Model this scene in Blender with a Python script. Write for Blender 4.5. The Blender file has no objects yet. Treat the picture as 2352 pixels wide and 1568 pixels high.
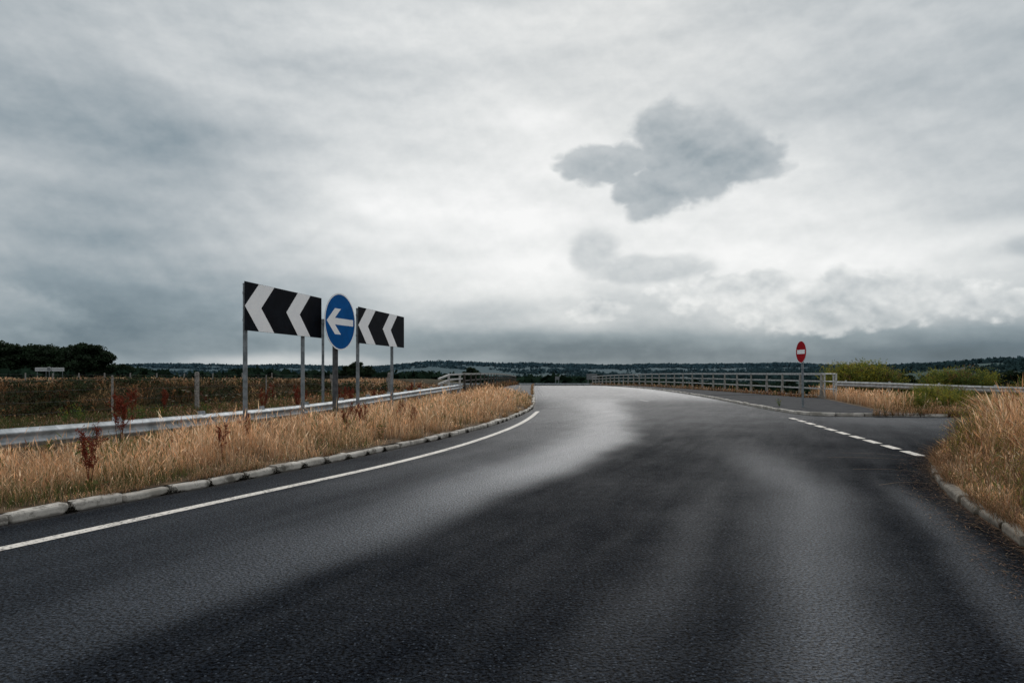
import bpy, math, random
import numpy as np
from mathutils import noise as mnoise, Vector
random.seed(7); rng=np.random.default_rng(7)
scene=bpy.context.scene
col=scene.collection
pi=math.pi

# ------------------------------------------------------------ node helpers
class NT:
    def __init__(s,tree): s.t=tree; s.n=tree.nodes; s.l=tree.links
    def put(s,inp,v):
        if v is None: return
        if isinstance(v,bpy.types.NodeSocket): s.l.new(v,inp)
        else:
            try: inp.default_value=v
            except Exception: inp.default_value=(*v,1.0)
    def m(s,op,a,b=None,c=None,clamp=False):
        n=s.n.new('ShaderNodeMath'); n.operation=op; n.use_clamp=clamp
        s.put(n.inputs[0],a); s.put(n.inputs[1],b); s.put(n.inputs[2],c); return n.outputs[0]
    def noise(s,vec,scale,detail=4,rough=.5,out=0,dist=0):
        n=s.n.new('ShaderNodeTexNoise'); s.put(n.inputs['Vector'],vec); n.inputs['Scale'].default_value=scale
        n.inputs['Detail'].default_value=detail; n.inputs['Roughness'].default_value=rough; n.inputs['Distortion'].default_value=dist
        return n.outputs[out]
    def vor(s,vec,scale,feature='F1',out=0,smooth=None):
        n=s.n.new('ShaderNodeTexVoronoi'); n.feature=feature; s.put(n.inputs['Vector'],vec); n.inputs['Scale'].default_value=scale
        if smooth is not None: n.inputs['Smoothness'].default_value=smooth
        return n.outputs[out]
    def mr(s,v,a,b,c=0.,d=1.,smooth=True):
        n=s.n.new('ShaderNodeMapRange'); n.interpolation_type='SMOOTHSTEP' if smooth else 'LINEAR'
        s.put(n.inputs[0],v)
        for i,k in enumerate((a,b,c,d)): s.put(n.inputs[i+1],k)
        return n.outputs[0]
    def mix(s,f,a,b,mode='MIX'):
        n=s.n.new('ShaderNodeMix'); n.data_type='RGBA'; n.blend_type=mode
        s.put(n.inputs[0],f); s.put(n.inputs[6],a); s.put(n.inputs[7],b); return n.outputs[2]
    def fmix(s,f,a,b):
        n=s.n.new('ShaderNodeMix'); n.data_type='FLOAT'
        s.put(n.inputs[0],f); s.put(n.inputs[2],a); s.put(n.inputs[3],b); return n.outputs[0]
    def ramp(s,f,stops):
        n=s.n.new('ShaderNodeValToRGB'); s.put(n.inputs[0],f); e=n.color_ramp.elements
        while len(e)<len(stops): e.new(.5)
        for i,(p,c) in enumerate(stops): e[i].position=p; e[i].color=(*c,1)
        return n.outputs[0]
    def comb(s,x,y,z=0.):
        n=s.n.new('ShaderNodeCombineXYZ'); s.put(n.inputs[0],x); s.put(n.inputs[1],y); s.put(n.inputs[2],z); return n.outputs[0]
    def sep(s,v):
        n=s.n.new('ShaderNodeSeparateXYZ'); s.put(n.inputs[0],v); return n.outputs
    def pos(s): return s.n.new('ShaderNodeNewGeometry').outputs['Position']
    def attr(s,name,out='Color'):
        n=s.n.new('ShaderNodeAttribute'); n.attribute_name=name; return n.outputs[out]
    def bump(s,h,strength,dist=.02):
        n=s.n.new('ShaderNodeBump'); n.inputs['Strength'].default_value=strength; n.inputs['Distance'].default_value=dist
        s.put(n.inputs['Height'],h); return n.outputs[0]

def new_mat(name,rough=.8,metal=0.,spec=.3,color=(.5,.5,.5)):
    m=bpy.data.materials.new(name); m.use_nodes=True; g=NT(m.node_tree)
    b=m.node_tree.nodes['Principled BSDF']
    b.inputs['Base Color'].default_value=(*color,1); b.inputs['Roughness'].default_value=rough
    b.inputs['Metallic'].default_value=metal; b.inputs['Specular IOR Level'].default_value=spec
    return m,g,b

def noisy_mat(name,c1,c2,scale=6,rough=.7,metal=0.,spec=.3,bump=.2,detail=6,lo=.35,hi=.65):
    m,g,b=new_mat(name,rough,metal,spec)
    p=g.pos(); n=g.noise(p,scale,detail,.6)
    g.put(b.inputs['Base Color'],g.mix(g.mr(n,lo,hi),c1,c2))
    if bump: g.put(b.inputs['Normal'],g.bump(g.noise(p,scale*6,4),bump,.01))
    return m

def foliage_mat(name,trans=.3,rough=.7,spec=.12):
    m,g,b=new_mat(name,rough,0,spec)
    c=g.attr('Col'); g.put(b.inputs['Base Color'],c)
    t=g.n.new('ShaderNodeBsdfTranslucent'); g.put(t.inputs[0],c)
    mx=g.n.new('ShaderNodeMixShader'); mx.inputs[0].default_value=trans
    g.l.new(b.outputs[0],mx.inputs[1]); g.l.new(t.outputs[0],mx.inputs[2])
    g.l.new(mx.outputs[0],g.n['Material Output'].inputs[0]); return m

# ------------------------------------------------------------ mesh helpers
class MB:
    def __init__(s): s.v=[]; s.f=[]; s.mi=[]
    def quadbox(s,c,sx,sy,sz,ang=0.,mat=0):
        ca,sa=math.cos(ang),math.sin(ang); b=len(s.v)
        for dz in (-.5,.5):
            for dx,dy in ((-.5,-.5),(.5,-.5),(.5,.5),(-.5,.5)):
                x=dx*sx;y=dy*sy
                s.v.append((c[0]+x*ca-y*sa,c[1]+x*sa+y*ca,c[2]+dz*sz))
        for f in ((0,3,2,1),(4,5,6,7),(0,1,5,4),(1,2,6,5),(2,3,7,6),(3,0,4,7)):
            s.f.append(tuple(b+i for i in f)); s.mi.append(mat)
    def cyl(s,p0,p1,r0,r1=None,n=10,mat=0):
        if r1 is None: r1=r0
        p0=Vector(p0);p1=Vector(p1); d=(p1-p0).normalized()
        a=d.orthogonal().normalized(); c=d.cross(a); b=len(s.v)
        for p,r in ((p0,r0),(p1,r1)):
            for i in range(n):
                t=2*pi*i/n; q=p+a*(r*math.cos(t))+c*(r*math.sin(t)); s.v.append(tuple(q))
        for i in range(n):
            j=(i+1)%n; s.f.append((b+i,b+j,b+n+j,b+n+i)); s.mi.append(mat)
        s.f.append(tuple(b+i for i in reversed(range(n)))); s.mi.append(mat)
        s.f.append(tuple(b+n+i for i in range(n))); s.mi.append(mat)
    def plate(s,o,d,n,pts,t0,t1,mat=0,back=None):
        b=len(s.v); k=len(pts)
        for t in (t0,t1):
            for u,w in pts: s.v.append((o[0]+d[0]*u+n[0]*t,o[1]+d[1]*u+n[1]*t,o[2]+w))
        s.f.append(tuple(b+k+i for i in range(k))); s.mi.append(mat)
        s.f.append(tuple(b+i for i in reversed(range(k)))); s.mi.append(mat if back is None else back)
        for i in range(k):
            j=(i+1)%k; s.f.append((b+i,b+j,b+k+j,b+k+i)); s.mi.append(mat if back is None else back)
    def sweep(s,path,prof,mat=0,zf=None,closed=False,side=1):
        b=len(s.v); k=len(prof); n=len(path)
        for i,p in enumerate(path):
            q0=path[max(i-1,0)]; q1=path[min(i+1,n-1)]
            dx,dy=q1[0]-q0[0],q1[1]-q0[1]; L=math.hypot(dx,dy) or 1
            nx,ny=dy/L*side,-dx/L*side
            for a,z in prof: s.v.append((p[0]+nx*a,p[1]+ny*a,p[2]+z))
        for i in range(n-1):
            for j in range(k if closed else k-1):
                jj=(j+1)%k
                s.f.append((b+i*k+j,b+i*k+jj,b+(i+1)*k+jj,b+(i+1)*k+j)); s.mi.append(mat)
        if closed:
            s.f.append(tuple(b+j for j in range(k))); s.mi.append(mat)
            s.f.append(tuple(b+(n-1)*k+j for j in reversed(range(k)))); s.mi.append(mat)
    def obj(s,name,mats,parent=None,smooth=False,bevel=0,**kw):
        me=bpy.data.meshes.new(name); me.from_pydata(s.v,[],s.f); me.update()
        for m in (mats if isinstance(mats,(list,tuple)) else [mats]): me.materials.append(m)
        me.polygons.foreach_set('material_index',s.mi)
        if smooth: me.polygons.foreach_set('use_smooth',[True]*len(me.polygons))
        o=bpy.data.objects.new(name,me); col.objects.link(o)
        if parent: o.parent=parent
        if bevel:
            bm=o.modifiers.new('b','BEVEL'); bm.width=bevel; bm.segments=2; bm.limit_method='ANGLE'
        for k,v in kw.items(): o[k]=v
        return o

def empty(name,loc=(0,0,0),**kw):
    o=bpy.data.objects.new(name,None); o.location=loc; o.empty_display_size=.3; col.objects.link(o)
    for k,v in kw.items(): o[k]=v
    return o
def adopt(child,parent):
    bpy.context.view_layer.update()
    child.parent=parent; child.matrix_parent_inverse=parent.matrix_world.inverted()

def fast_mesh(name,V,Q,C=None,mat=None):
    V=np.asarray(V,dtype=np.float32); Q=np.asarray(Q,dtype=np.int32)
    me=bpy.data.meshes.new(name); me.vertices.add(len(V)); me.vertices.foreach_set('co',V.ravel())
    me.loops.add(Q.size); me.loops.foreach_set('vertex_index',Q.ravel())
    me.polygons.add(len(Q)); me.polygons.foreach_set('loop_start',np.arange(len(Q),dtype=np.int32)*4)
    me.update(calc_edges=True)
    if C is not None:
        a=me.attributes.new('Col','FLOAT_COLOR','POINT')
        a.data.foreach_set('color',np.c_[C,np.ones(len(C))].astype(np.float32).ravel())
    if mat: me.materials.append(mat)
    return me
def mesh_object(name,me,**kw):
    o=bpy.data.objects.new(name,me); col.objects.link(o)
    for k,v in kw.items(): o[k]=v
    return o

def chaikin(pts,it=3):
    p=[np.array(q,float) for q in pts]
    for _ in range(it):
        q=[p[0]]
        for a,b in zip(p[:-1],p[1:]): q+= [a*.75+b*.25,a*.25+b*.75]
        q.append(p[-1]); p=q
    return np.array(p)
def resample(pts,step,smooth=3):
    p=chaikin(pts,smooth); d=np.r_[0,np.cumsum(np.linalg.norm(np.diff(p,axis=0),axis=1))]
    n=max(2,int(round(d[-1]/step))+1); t=np.linspace(0,d[-1],n)
    return np.stack([np.interp(t,d,p[:,i]) for i in range(p.shape[1])],1)
def sm(t): t=np.clip(t,0,1); return t*t*(3-2*t)
def zc(y): return -.0002*np.maximum(np.asarray(y,float)-60,0)**2

# ------------------------------------------------------------ layout (metres)
LK=[(-4,-9.7),(2,-7.1),(6.72,-5.04),(7.97,-4.5),(9.22,-3.93),(11.3,-3.1),(13.44,-2.33),(16.45,-1.33),(20.45,-.34),(25.8,.56),(30.2,1.0),(40.5,1.38),(54.7,1.78),(81,2.6),(110,3.7),(140,5.0)]
RK=[(23.3,14.9),(23.5,12.36),(23.8,10.97),(24.2,10.5),(26.1,10.4),(29.8,10.7),(38.6,11.66),(49,12.6),(65,13.2),(80,12.8),(110,11.6),(140,10.3)]
NK=[(-4,.8),(2,2.9),(5.8,4.36),(6.57,4.67),(7.4,4.97),(8.31,5.32),(9.48,5.89),(11.04,6.75),(12.5,7.8),(14.4,9.3),(16,11.5),(17.5,15),(18.5,20),(19,30),(19.2,45)]
LP=[(42,-3.0),(60,-2.0),(81,-.9),(110,.6)]
RP=[(39,17.8),(50,17.4),(65,16.4),(87,14.6),(110,12.9)]
FENCE=[(-6,-24),(2,-21.5),(12,-17.2),(19,-14),(26,-12),(33,-9.6),(42,-6.4)]
def fi(t): a=np.array(t); return lambda y: np.interp(y,a[:,0],a[:,1])
lk,rk,nk,lp,rp,fx=map(fi,(LK,RK,NK,LP,RP,FENCE))
FB=[(23.3,15.2),(25,13.6),(30,15),(39,17.6),(44,18.2)]
fb=fi(FB)
RAIL3=[(-10.3,3,.68),(-9.05,6.5,.66),(-7.9,10.5,.64),(-7.12,13.5,.61),(-6.47,16.8,.59),(-5.87,20,.60),(-5.32,23,.65),(-4.85,26.5,.70),(-4.3,31,.75),(-3.1,42,.84)]
RAIL=[(a,b) for a,b,_ in RAIL3]

def H(x,y):
    x=np.asarray(x,float); y=np.asarray(y,float)
    r=np.hypot(x,y); az=np.arctan2(x,y)
    ye=np.interp(x,[-60,-30,-17,-14,-12,-9,-4,20,40,80],[2,5,12,19,26,34,43,45,44,40])
    down=sm((y-ye)/16); up=sm((y-70)/22)
    zf=np.interp(x,[-80,-22,-4,17,40,80],[.35,.1,-1.7,-1.7,-2.4,-4])
    z=-.06+(-6+.06)*down; z=z+(zf-z)*up
    z=z+.35*np.sin(x*.21+1+.05*y)*np.sin(y*.13+.06*x)*sm((r-60)/40)*(1-sm((y-88)/8)*.6)
    z=z+(-13-z)*sm((r-150)/500)*(y>0)
    hs=sm((r-900)/2300)*(46+5*np.sin(az*7+1)+4*np.sin(az*17+2)+2.5*np.sin(az*37)+1.*np.sin(az*71+r*.002))
    hs+=14*np.exp(-((az+.10)/.07)**2)*np.exp(-((r-2300)/600)**2)
    hs+=30*np.exp(-((az-.68)/.22)**2)*sm((r-500)/900)*np.exp(-(np.maximum(r-1500,0)/900)**2)
    return z+hs*(y>-200)

# ------------------------------------------------------------ materials
M={}
m,g,b=new_mat('asphalt',.55,0,.5); M['asphalt']=m
p=g.pos(); w=g.sep(g.attr('Col'))
grit=g.noise(p,40,3,.8); mid=g.noise(p,5,5,.65); big=g.noise(p,.6,5,.5)
streak=g.noise(g.comb(g.m('MULTIPLY',g.m('SUBTRACT',g.sep(p)[0],g.m('MULTIPLY',g.sep(p)[1],.42)),2.6),g.m('MULTIPLY',g.sep(p)[1],.35),0.),1.,4,.6)
wear=g.m('ADD',w[0],g.m('MULTIPLY',g.m('SUBTRACT',big,.5),.14))
wear=g.m('ADD',wear,g.m('MULTIPLY',g.m('SUBTRACT',streak,.5),.16))
wear=g.m('ADD',wear,g.m('MULTIPLY',g.m('SUBTRACT',mid,.5),.10),clamp=True)
wp=g.m('POWER',wear,1.35)
base=g.mix(wp,(.0030,.0044,.0070),(.088,.105,.132))
sp=g.mr(grit,.40,.60,.0,2.3)
base=g.mix(1.,base,g.comb(sp,sp,sp),'MULTIPLY')
vs=g.n.new('ShaderNodeTexVoronoi'); g.put(vs.inputs['Vector'],p); vs.inputs['Scale'].default_value=46
cellr=g.sep(vs.outputs['Color'])[0]
fleck=g.m('MULTIPLY',g.mr(vs.outputs['Distance'],.20,.38,1,0),g.mr(cellr,.60,.98))
base=g.mix(g.m('MULTIPLY',fleck,g.m('ADD',.38,g.m('MULTIPLY',wear,.6))),base,(.13,.155,.195))
base=g.mix(w[1],base,(.09,.07,.05))
g.put(b.inputs['Base Color'],base)
g.put(b.inputs['Roughness'],g.mr(wear,0,.8,.70,.46,False))
g.put(b.inputs['Specular IOR Level'],g.m('MULTIPLY',g.m('POWER',wear,1.7),.58))
g.put(b.inputs['Normal'],g.bump(g.m('ADD',grit,g.m('MULTIPLY',vs.outputs['Distance'],.6)),.9,.02))
M['footway']=noisy_mat('footway_asphalt',(.020,.022,.027),(.045,.046,.050),3,.9,0,.08,.4)
M['palefootway']=noisy_mat('pale_footway_asphalt',(.09,.092,.098),(.15,.15,.152),3,.9,0,.2,.4)
m,g,b=new_mat('road_paint',.75,0,.3); p=g.pos()
n=g.noise(p,22,6,.7); n2=g.noise(p,3,4,.6)
k=g.m('ADD',n,g.m('MULTIPLY',n2,.40))
c=g.mix(g.mr(k,.54,.72),(.14,.135,.13),(.74,.69,.63)); g.put(b.inputs['Base Color'],c)
g.put(b.inputs['Normal'],g.bump(g.noise(p,110,2),.4,.008)); M['paint']=m
m,g,b=new_mat('worn_road_paint',.75,0,.3); p=g.pos()
c=g.mix(g.mr(g.noise(p,14,6,.7),.42,.62),(.07,.072,.08),(.36,.36,.36)); g.put(b.inputs['Base Color'],c); M['wornpaint']=m
def kerbmat(name,dark,light,grime):
    m,g,b=new_mat(name,.85,0,.2); p=g.pos()
    c=g.mix(g.mr(g.noise(p,1.6,6,.65),.35,.62),dark,light)
    c=g.mix(g.m('MULTIPLY',g.mr(g.noise(p,4.5,6,.75),.50,.63),grime),c,(.05,.043,.033))
    z=g.sep(p)[2]
    c=g.mix(g.m('MULTIPLY',g.mr(g.m('ADD',z,g.m('MULTIPLY',g.noise(p,9,4),.05)),.055,.03),.7),c,(.02,.018,.015))
    g.put(b.inputs['Base Color'],c); g.put(b.inputs['Normal'],g.bump(g.noise(p,60,4),.5,.008)); return m
M['kerb']=kerbmat('kerb_concrete',(.30,.275,.24),(.58,.54,.49),.7)
M['kerbdark']=kerbmat('dirty_kerb_concrete',(.06,.052,.042),(.22,.195,.16),.9)
M['concrete']=noisy_mat('concrete',(.17,.155,.135),(.32,.30,.27),1.6,.85,0,.25,.3)
M['galv']=noisy_mat('galvanised_steel',(.27,.30,.32),(.48,.51,.54),4,.6,.25,.4,.08)
M['wiregrey']=noisy_mat('dull_fence_wire',(.07,.07,.07),(.14,.14,.14),4,.8,0,.1,0)
M['oldgalv']=noisy_mat('weathered_galvanised_steel',(.32,.325,.325),(.54,.54,.53),7,.6,.15,.35,.15)
M['postgrey']=noisy_mat('dull_post_steel',(.19,.185,.17),(.34,.33,.31),7,.7,.1,.3,.15)
M['darkrail']=noisy_mat('dark_weathered_rail',(.045,.040,.035),(.11,.10,.09),5,.85,0,.15,.2)
M['pole']=noisy_mat('grey_pole_steel',(.13,.15,.165),(.24,.265,.285),8,.6,.2,.35,.08)
M['darkpole']=noisy_mat('dark_grey_pole_steel',(.055,.058,.062),(.10,.104,.11),9,.6,.2,.3,.08)
M['wood']=noisy_mat('weathered_grey_wood',(.14,.13,.12),(.32,.30,.28),14,.9,0,.15,.4)
M['black']=noisy_mat('black_sheeting',(.003,.004,.007),(.006,.008,.013),3,.6,0,.04,0)
M['white']=noisy_mat('white_sheeting',(.93,.93,.95),(.97,.97,.98),2.5,.4,0,.5,0)
M['dimwhite']=noisy_mat('faded_white_board',(.42,.43,.44),(.55,.56,.57),2.5,.7,0,.2,0)
M['blue']=noisy_mat('blue_sheeting',(.001,.085,.29),(.002,.105,.36),2.5,.6,0,.06,0)
M['red']=noisy_mat('red_sheeting',(.33,.004,.010),(.40,.008,.015),2.5,.6,0,.06,0)
M['backgrey']=noisy_mat('grey_sign_back',(.13,.14,.15),(.20,.21,.22),4,.6,.2,.3,0)
M['bark']=noisy_mat('bark',(.05,.04,.03),(.11,.09,.07),8,.95,0,.1,.5)
M['soil']=noisy_mat('dry_verge_soil',(.06,.04,.024),(.15,.10,.06),4,.95,0,.1,.6)
M['grass']=foliage_mat('dry_grass_blades',.35)
M['leaf']=foliage_mat('leaves',.25)
M['wood_far']=foliage_mat('distant_leaves',.05,.95,.0)
m,g,b=new_mat('ground_cover',.95,0,.05); p=g.pos(); x,y,z=g.sep(p)
r=g.m('SQRT',g.m('ADD',g.m('MULTIPLY',x,x),g.m('MULTIPLY',y,y)))
n1=g.noise(p,.22,8,.7); n2=g.noise(p,1.6,6,.7)
near=g.ramp(g.m('ADD',g.m('MULTIPLY',n1,.6),g.m('MULTIPLY',n2,.4)),[(.36,(.010,.013,.007)),(.46,(.022,.022,.010)),(.52,(.060,.036,.016)),(.58,(.03,.036,.012)),(.68,(.12,.08,.04))])
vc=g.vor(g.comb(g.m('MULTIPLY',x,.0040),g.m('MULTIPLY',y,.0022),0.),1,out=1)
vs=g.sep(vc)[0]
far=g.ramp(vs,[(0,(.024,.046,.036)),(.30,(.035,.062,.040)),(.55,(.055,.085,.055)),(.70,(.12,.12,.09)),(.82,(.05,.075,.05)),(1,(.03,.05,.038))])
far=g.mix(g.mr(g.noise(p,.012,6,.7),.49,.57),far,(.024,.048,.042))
far=g.mix(g.mr(r,300,2200,.0,.88),far,(.054,.094,.117))  # aerial haze painted into the base colour, bluer with distance
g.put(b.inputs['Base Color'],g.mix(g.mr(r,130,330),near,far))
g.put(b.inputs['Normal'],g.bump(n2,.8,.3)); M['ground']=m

# ------------------------------------------------------------ ground sheet
ang=np.r_[np.arange(-180,-62,4.),np.arange(-62,62,.45),np.arange(62,180,4.)]*pi/180
rad=np.r_[.0,np.arange(3,130,1.6),130*1.045**np.arange(0,100)]
A,R=np.meshgrid(ang,rad); X=R*np.sin(A); Y=R*np.cos(A); Z=H(X,Y)
na,nr=len(ang),len(rad); idx=np.arange(na*nr).reshape(nr,na)
i0=idx[:-1,:]; i1=idx[1:,:]
Q=np.stack([i0,np.roll(i0,-1,1),np.roll(i1,-1,1),i1],-1).reshape(-1,4)[:, ::-1]
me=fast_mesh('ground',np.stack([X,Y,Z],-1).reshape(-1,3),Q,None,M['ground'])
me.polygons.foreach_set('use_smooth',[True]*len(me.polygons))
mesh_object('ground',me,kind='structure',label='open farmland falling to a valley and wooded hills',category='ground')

# ------------------------------------------------------------ road
BND=fi(chaikin([(-4,-4.6),(2,-2.7),(4.33,-1.87),(6.57,-.74),(9.3,.44),(12.2,1.74),(15,2.75),(18.4,3.55),(24,4.5),(34.6,6.0),(44,7.4)],3))
STR=fi([(-4,-.6),(3.3,1.53),(5.3,2.38),(8.6,3.7),(15,5.0),(20,7),(40,8)])
def wear(x,y):
    b=BND(y); d=b-x
    nn=.18*np.sin(x*1.7+y*.6)+.12*np.sin(y*.9-x*2.3)+.06*np.sin(y*2.9+x*3.1)
    left=sm((d+nn*.5)/(.26+.040*y)+.35)
    band=np.exp(-((d-.42-.034*y+nn*.35)/(.40+.036*y))**2)
    band2=np.exp(-((d-2.4-.04*y+nn*.3)/(.28+.02*y))**2)
    k=sm((y-1.0)/11)*(1-.30*sm((y-13)/9))
    w=.115+left*(.11+.48*band*k+.08*band2*k)
    w+= .07*left*sm((y-12)/12)
    s=np.exp(-((x-STR(y)+.20*nn)/(.28+.03*y))**2)
    w+= .30*s*(1-left)*sm((18-y)/11)
    w+= .22*np.exp(-((x-STR(y)-1.25+.35*nn)/.24)**2)*(1-left)*sm((11-y)/4)
    w+= .09*np.exp(-((x-STR(y)+1.1+.3*nn)/.3)**2)*(1-left)*sm((12-y)/5)
    w+= .16*sm((y-12)/14)*(1-left)
    w=np.where(y>32,w+(.52-w)*sm((y-32)/12),w)
    w=w-.05*np.exp(-((x-lk(y)-.2)/.35)**2)
    w+= .10*sm((x-9.5)/3)*(y>12)
    w-= .08*np.exp(-np.maximum(nk(y)-x,0)/.7)*(y<16)
    return np.clip(w,.03,1)
def dirt(x,y):
    a=np.exp(-np.maximum(nk(y)-x,0)/.10)*(y<16)*.3
    c=np.exp(-np.abs(x-lk(y))/.06)*.4
    return np.clip(a+c,0,1)
V=[];Q=[];C=[]
def strip(ys,xsf,zoff=0.):
    base=sum(len(v) for v in V); rows=[]
    for y in ys:
        xs=xsf(y); rows.append(np.c_[xs,np.full(len(xs),y),np.full(len(xs),float(zc(y))+zoff)])
    k=len(rows[0]); n=len(rows); a=np.concatenate(rows); V.append(a)
    C.append(np.c_[wear(a[:,0],a[:,1]),dirt(a[:,0],a[:,1]),np.zeros(len(a))])
    i=np.arange(n*k).reshape(n,k)+base
    Q.append(np.stack([i[:-1,:-1],i[:-1,1:],i[1:,1:],i[1:,:-1]],-1).reshape(-1,4))
strip(np.r_[np.arange(-5,0,.5),np.arange(0,16,.12),np.arange(16,42.01,.25)],lambda y:np.r_[np.linspace(lk(y)-.2,12,150),np.linspace(12.3,46,24)])
strip(np.r_[np.arange(42,60,.5),np.arange(60,141,2)],lambda y:np.linspace(lk(y)-.05,rk(y)+.05,40))
me=fast_mesh('road',np.concatenate(V),np.concatenate(Q),np.concatenate(C),M['asphalt'])
mesh_object('road',me,kind='structure',label='worn dark asphalt road curving onto a bridge',category='road')

def ribbon(path,w,z,mb,mat=0):
    mb.sweep([(p[0],p[1],z+float(zc(p[1]))) for p in path],[(w/2,0),(-w/2,0)],mat)
mb=MB()
EL=[(-9.2,-4),(-6.2,2),(-4.36,5.81),(-3.88,6.94),(-3.03,8.88),(-2.2,10.74),(-1.42,12.92),(-.73,15.4),(.05,19.0),(.6,22.8),(1.02,26.9)]
ribbon(resample(EL,.4),.15,.004,mb); mb.obj('edge_line',M['paint'],kind='structure',label='solid white painted line along the road edge',category='road marking')
mb=MB()
P0=np.array([7.42,12.4]);P1=np.array([9.45,23.4]); L=np.linalg.norm(P1-P0); u=(P1-P0)/L
for i in range(10):
    a=P0+u*(i*1.1); ln=.80+random.uniform(-.05,.05); mb.sweep([(a[0],a[1],.004),(a[0]+u[0]*ln,a[1]+u[1]*ln,.004)],[(.09,0),(-.09,0)])
mb.obj('junction_marking',M['paint'],kind='structure',label='broken white give way line across the side road',category='road marking')
mb=MB()
cl=resample([(7.2,36),(7.5,50),(7.9,65),(7.8,85),(7.6,110),(7.6,135)],1.0)
for i in range(0,len(cl)-4,6): ribbon(cl[i:i+4],.12,.004,mb)
ribbon(resample([(2.0,44),(2.35,60),(3.1,85),(4.1,110)],1.),.1,.004,mb)
ribbon(resample([(12.0,46),(12.6,60),(12.2,85),(11.4,110)],1.),.1,.004,mb)
mb2=MB()
for yy in (41.2,44.0):
    mb2.sweep([(lk(yy)+.1,yy,.0045),(rk(yy)-.1,yy+.3,.0045)],[(.07,0),(-.07,0)])
mb.obj('lane_marking',M['wornpaint'],kind='structure',label='worn white lane lines over the bridge',category='road marking')
mb2.obj('expansion_joint',M['wornpaint'],kind='structure',label='pale joint strips where road meets bridge',category='road joint')

def sheet(name,ys,xl,xr,n,z,mat,noise_amp=.0,skirtL=0,skirtR=0,**kw):
    mb=MB(); k=n+ (1 if skirtL else 0)+(1 if skirtR else 0)
    for y in ys:
        a,b=float(xl(y)),float(xr(y)); zz=z+float(zc(y))
        if skirtL: mb.v.append((a-.8,y,zz-skirtL))
        for i in range(n):
            t=i/(n-1); x=a+(b-a)*t
            mb.v.append((x,y,zz+noise_amp*mnoise.noise((x*1.3,y*1.3,3))*min(1,4*t)*min(1,4*(1-t))))
        if skirtR: mb.v.append((b+.8,y,zz-skirtR))
    for j in range(len(ys)-1):
        for i in range(k-1):
            mb.f.append((j*k+i,j*k+i+1,(j+1)*k+i+1,(j+1)*k+i)); mb.mi.append(0)
    return mb.obj(name,mat,smooth=True,kind='structure',**kw)
sheet('verge',np.arange(-5,42.1,.4),fx,lambda y:lk(y)-.12,26,.1,M['soil'],.12,skirtL=1.5,label='dry grassy verge beside the road',category='verge')
sheet('verge',np.arange(-5,19.2,.3),lambda y:nk(y)+.12,lambda y:46,40,.08,M['soil'],.1,label='overgrown grassy verge at the junction corner',category='verge')
sheet('footway',np.r_[np.arange(23.36,25,.1),np.arange(25,44,.5)],lambda y:rk(y)+.12,fb,8,.1,M['footway'],0,label='dark asphalt footway behind the kerb',category='pavement')
sheet('verge',np.r_[np.arange(23.36,25,.1),np.arange(25,45,.5)],fb,lambda y:46,30,.1,M['soil'],.08,label='dry grass bank beside the side road',category='verge')
sheet('footway',np.r_[np.arange(42.1,112,1)],lp,lambda y:lk(y)-.12,5,.1,M['palefootway'],0,label='narrow pale asphalt footway on the bridge',category='pavement')
sheet('footway',np.r_[np.arange(44,112,1)],lambda y:rk(y)+.12,rp,5,.1,M['footway'],0,label='asphalt footway on the bridge',category='pavement')
mb=MB()
ys=np.arange(42.2,112.1,2)
for y in ys:
    a=float(lp(y))-.35; b_=float(rp(y))+.35; z=float(zc(y))
    mb.v+=[(a,y,z+.06),(b_,y,z+.06),(b_,y,z-.75),(b_-1.2,y,z-1.5),(a+1.2,y,z-1.5),(a,y,z-.75),(a+.34,y,z+.06),(a+.34,y,z-.03),(b_-.34,y,z-.03),(b_-.34,y,z+.06)]
ordr=[0,6,7,8,9,1,2,3,4,5]
for j in range(len(ys)-1):
    for q in range(10):
        i,k=ordr[q],ordr[(q+1)%10]
        mb.f.append((j*10+i,j*10+k,(j+1)*10+k,(j+1)*10+i)); mb.mi.append(0)
mb.f.append(tuple(ordr)); mb.mi.append(0)
for px in (60,77,94):
    for xx in (1.5,6.5,11.5): mb.cyl((xx,px,-6.5),(xx,px,-1.0),.5,n=14)
mb.obj('bridge',M['concrete'],kind='structure',label='concrete road bridge deck on round columns',category='bridge')

def kerb(pts,side,label,w=.125,h=.12,mat='kerb',jit=1.,L=.915,hz=1.,gap=0.,ch=1.):
    P=resample([(x,y) for y,x in pts],.3,3); d=np.r_[0,np.cumsum(np.linalg.norm(np.diff(P,axis=0),axis=1))]
    mb=MB(); n=int(d[-1]/L)
    for i in range(n):
        g0=gap+random.uniform(.008,.025)*jit; g1=gap+random.uniform(.008,.025)*jit
        t=[i*L+g0,i*L+g0+.015,(i+.5)*L,(i+1)*L-g1-.015,(i+1)*L-g1]
        sk=random.uniform(-.012,.012)*jit
        pp=[(np.interp(q,d,P[:,0])+sk*(k-2)/2,np.interp(q,d,P[:,1])) for k,q in enumerate(t)]
        dh=random.uniform(-.018,.008)*jit; sh=random.uniform(-.014,.014)*jit; tl=random.uniform(-.012,.012)*jit
        zz=[-.006*hz,0,-random.uniform(0,.003),0,-random.uniform(.0,.012)*hz]
        mb.sweep([(a,b_,float(zc(b_))+dh+tl*(k-2)/2+zz[k]) for k,(a,b_) in enumerate(pp)],[(sh,-.05),(sh,h-.026*ch),(sh+.006,h-.012*ch),(sh+.020*ch,h),(w+sh,h),(w+sh,-.05)],closed=True,side=side)
    mb.obj('kerb',M[mat],kind='structure',label=label,category='kerb')
kerb(LK[:-1],-1,'pale concrete kerb stones with dark dirty joints',w=.15,h=.10,jit=1.1,L=.62,gap=.006,ch=1.2)
kerb(RK[:-1],1,'pale concrete kerb around the footway corner')
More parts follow.
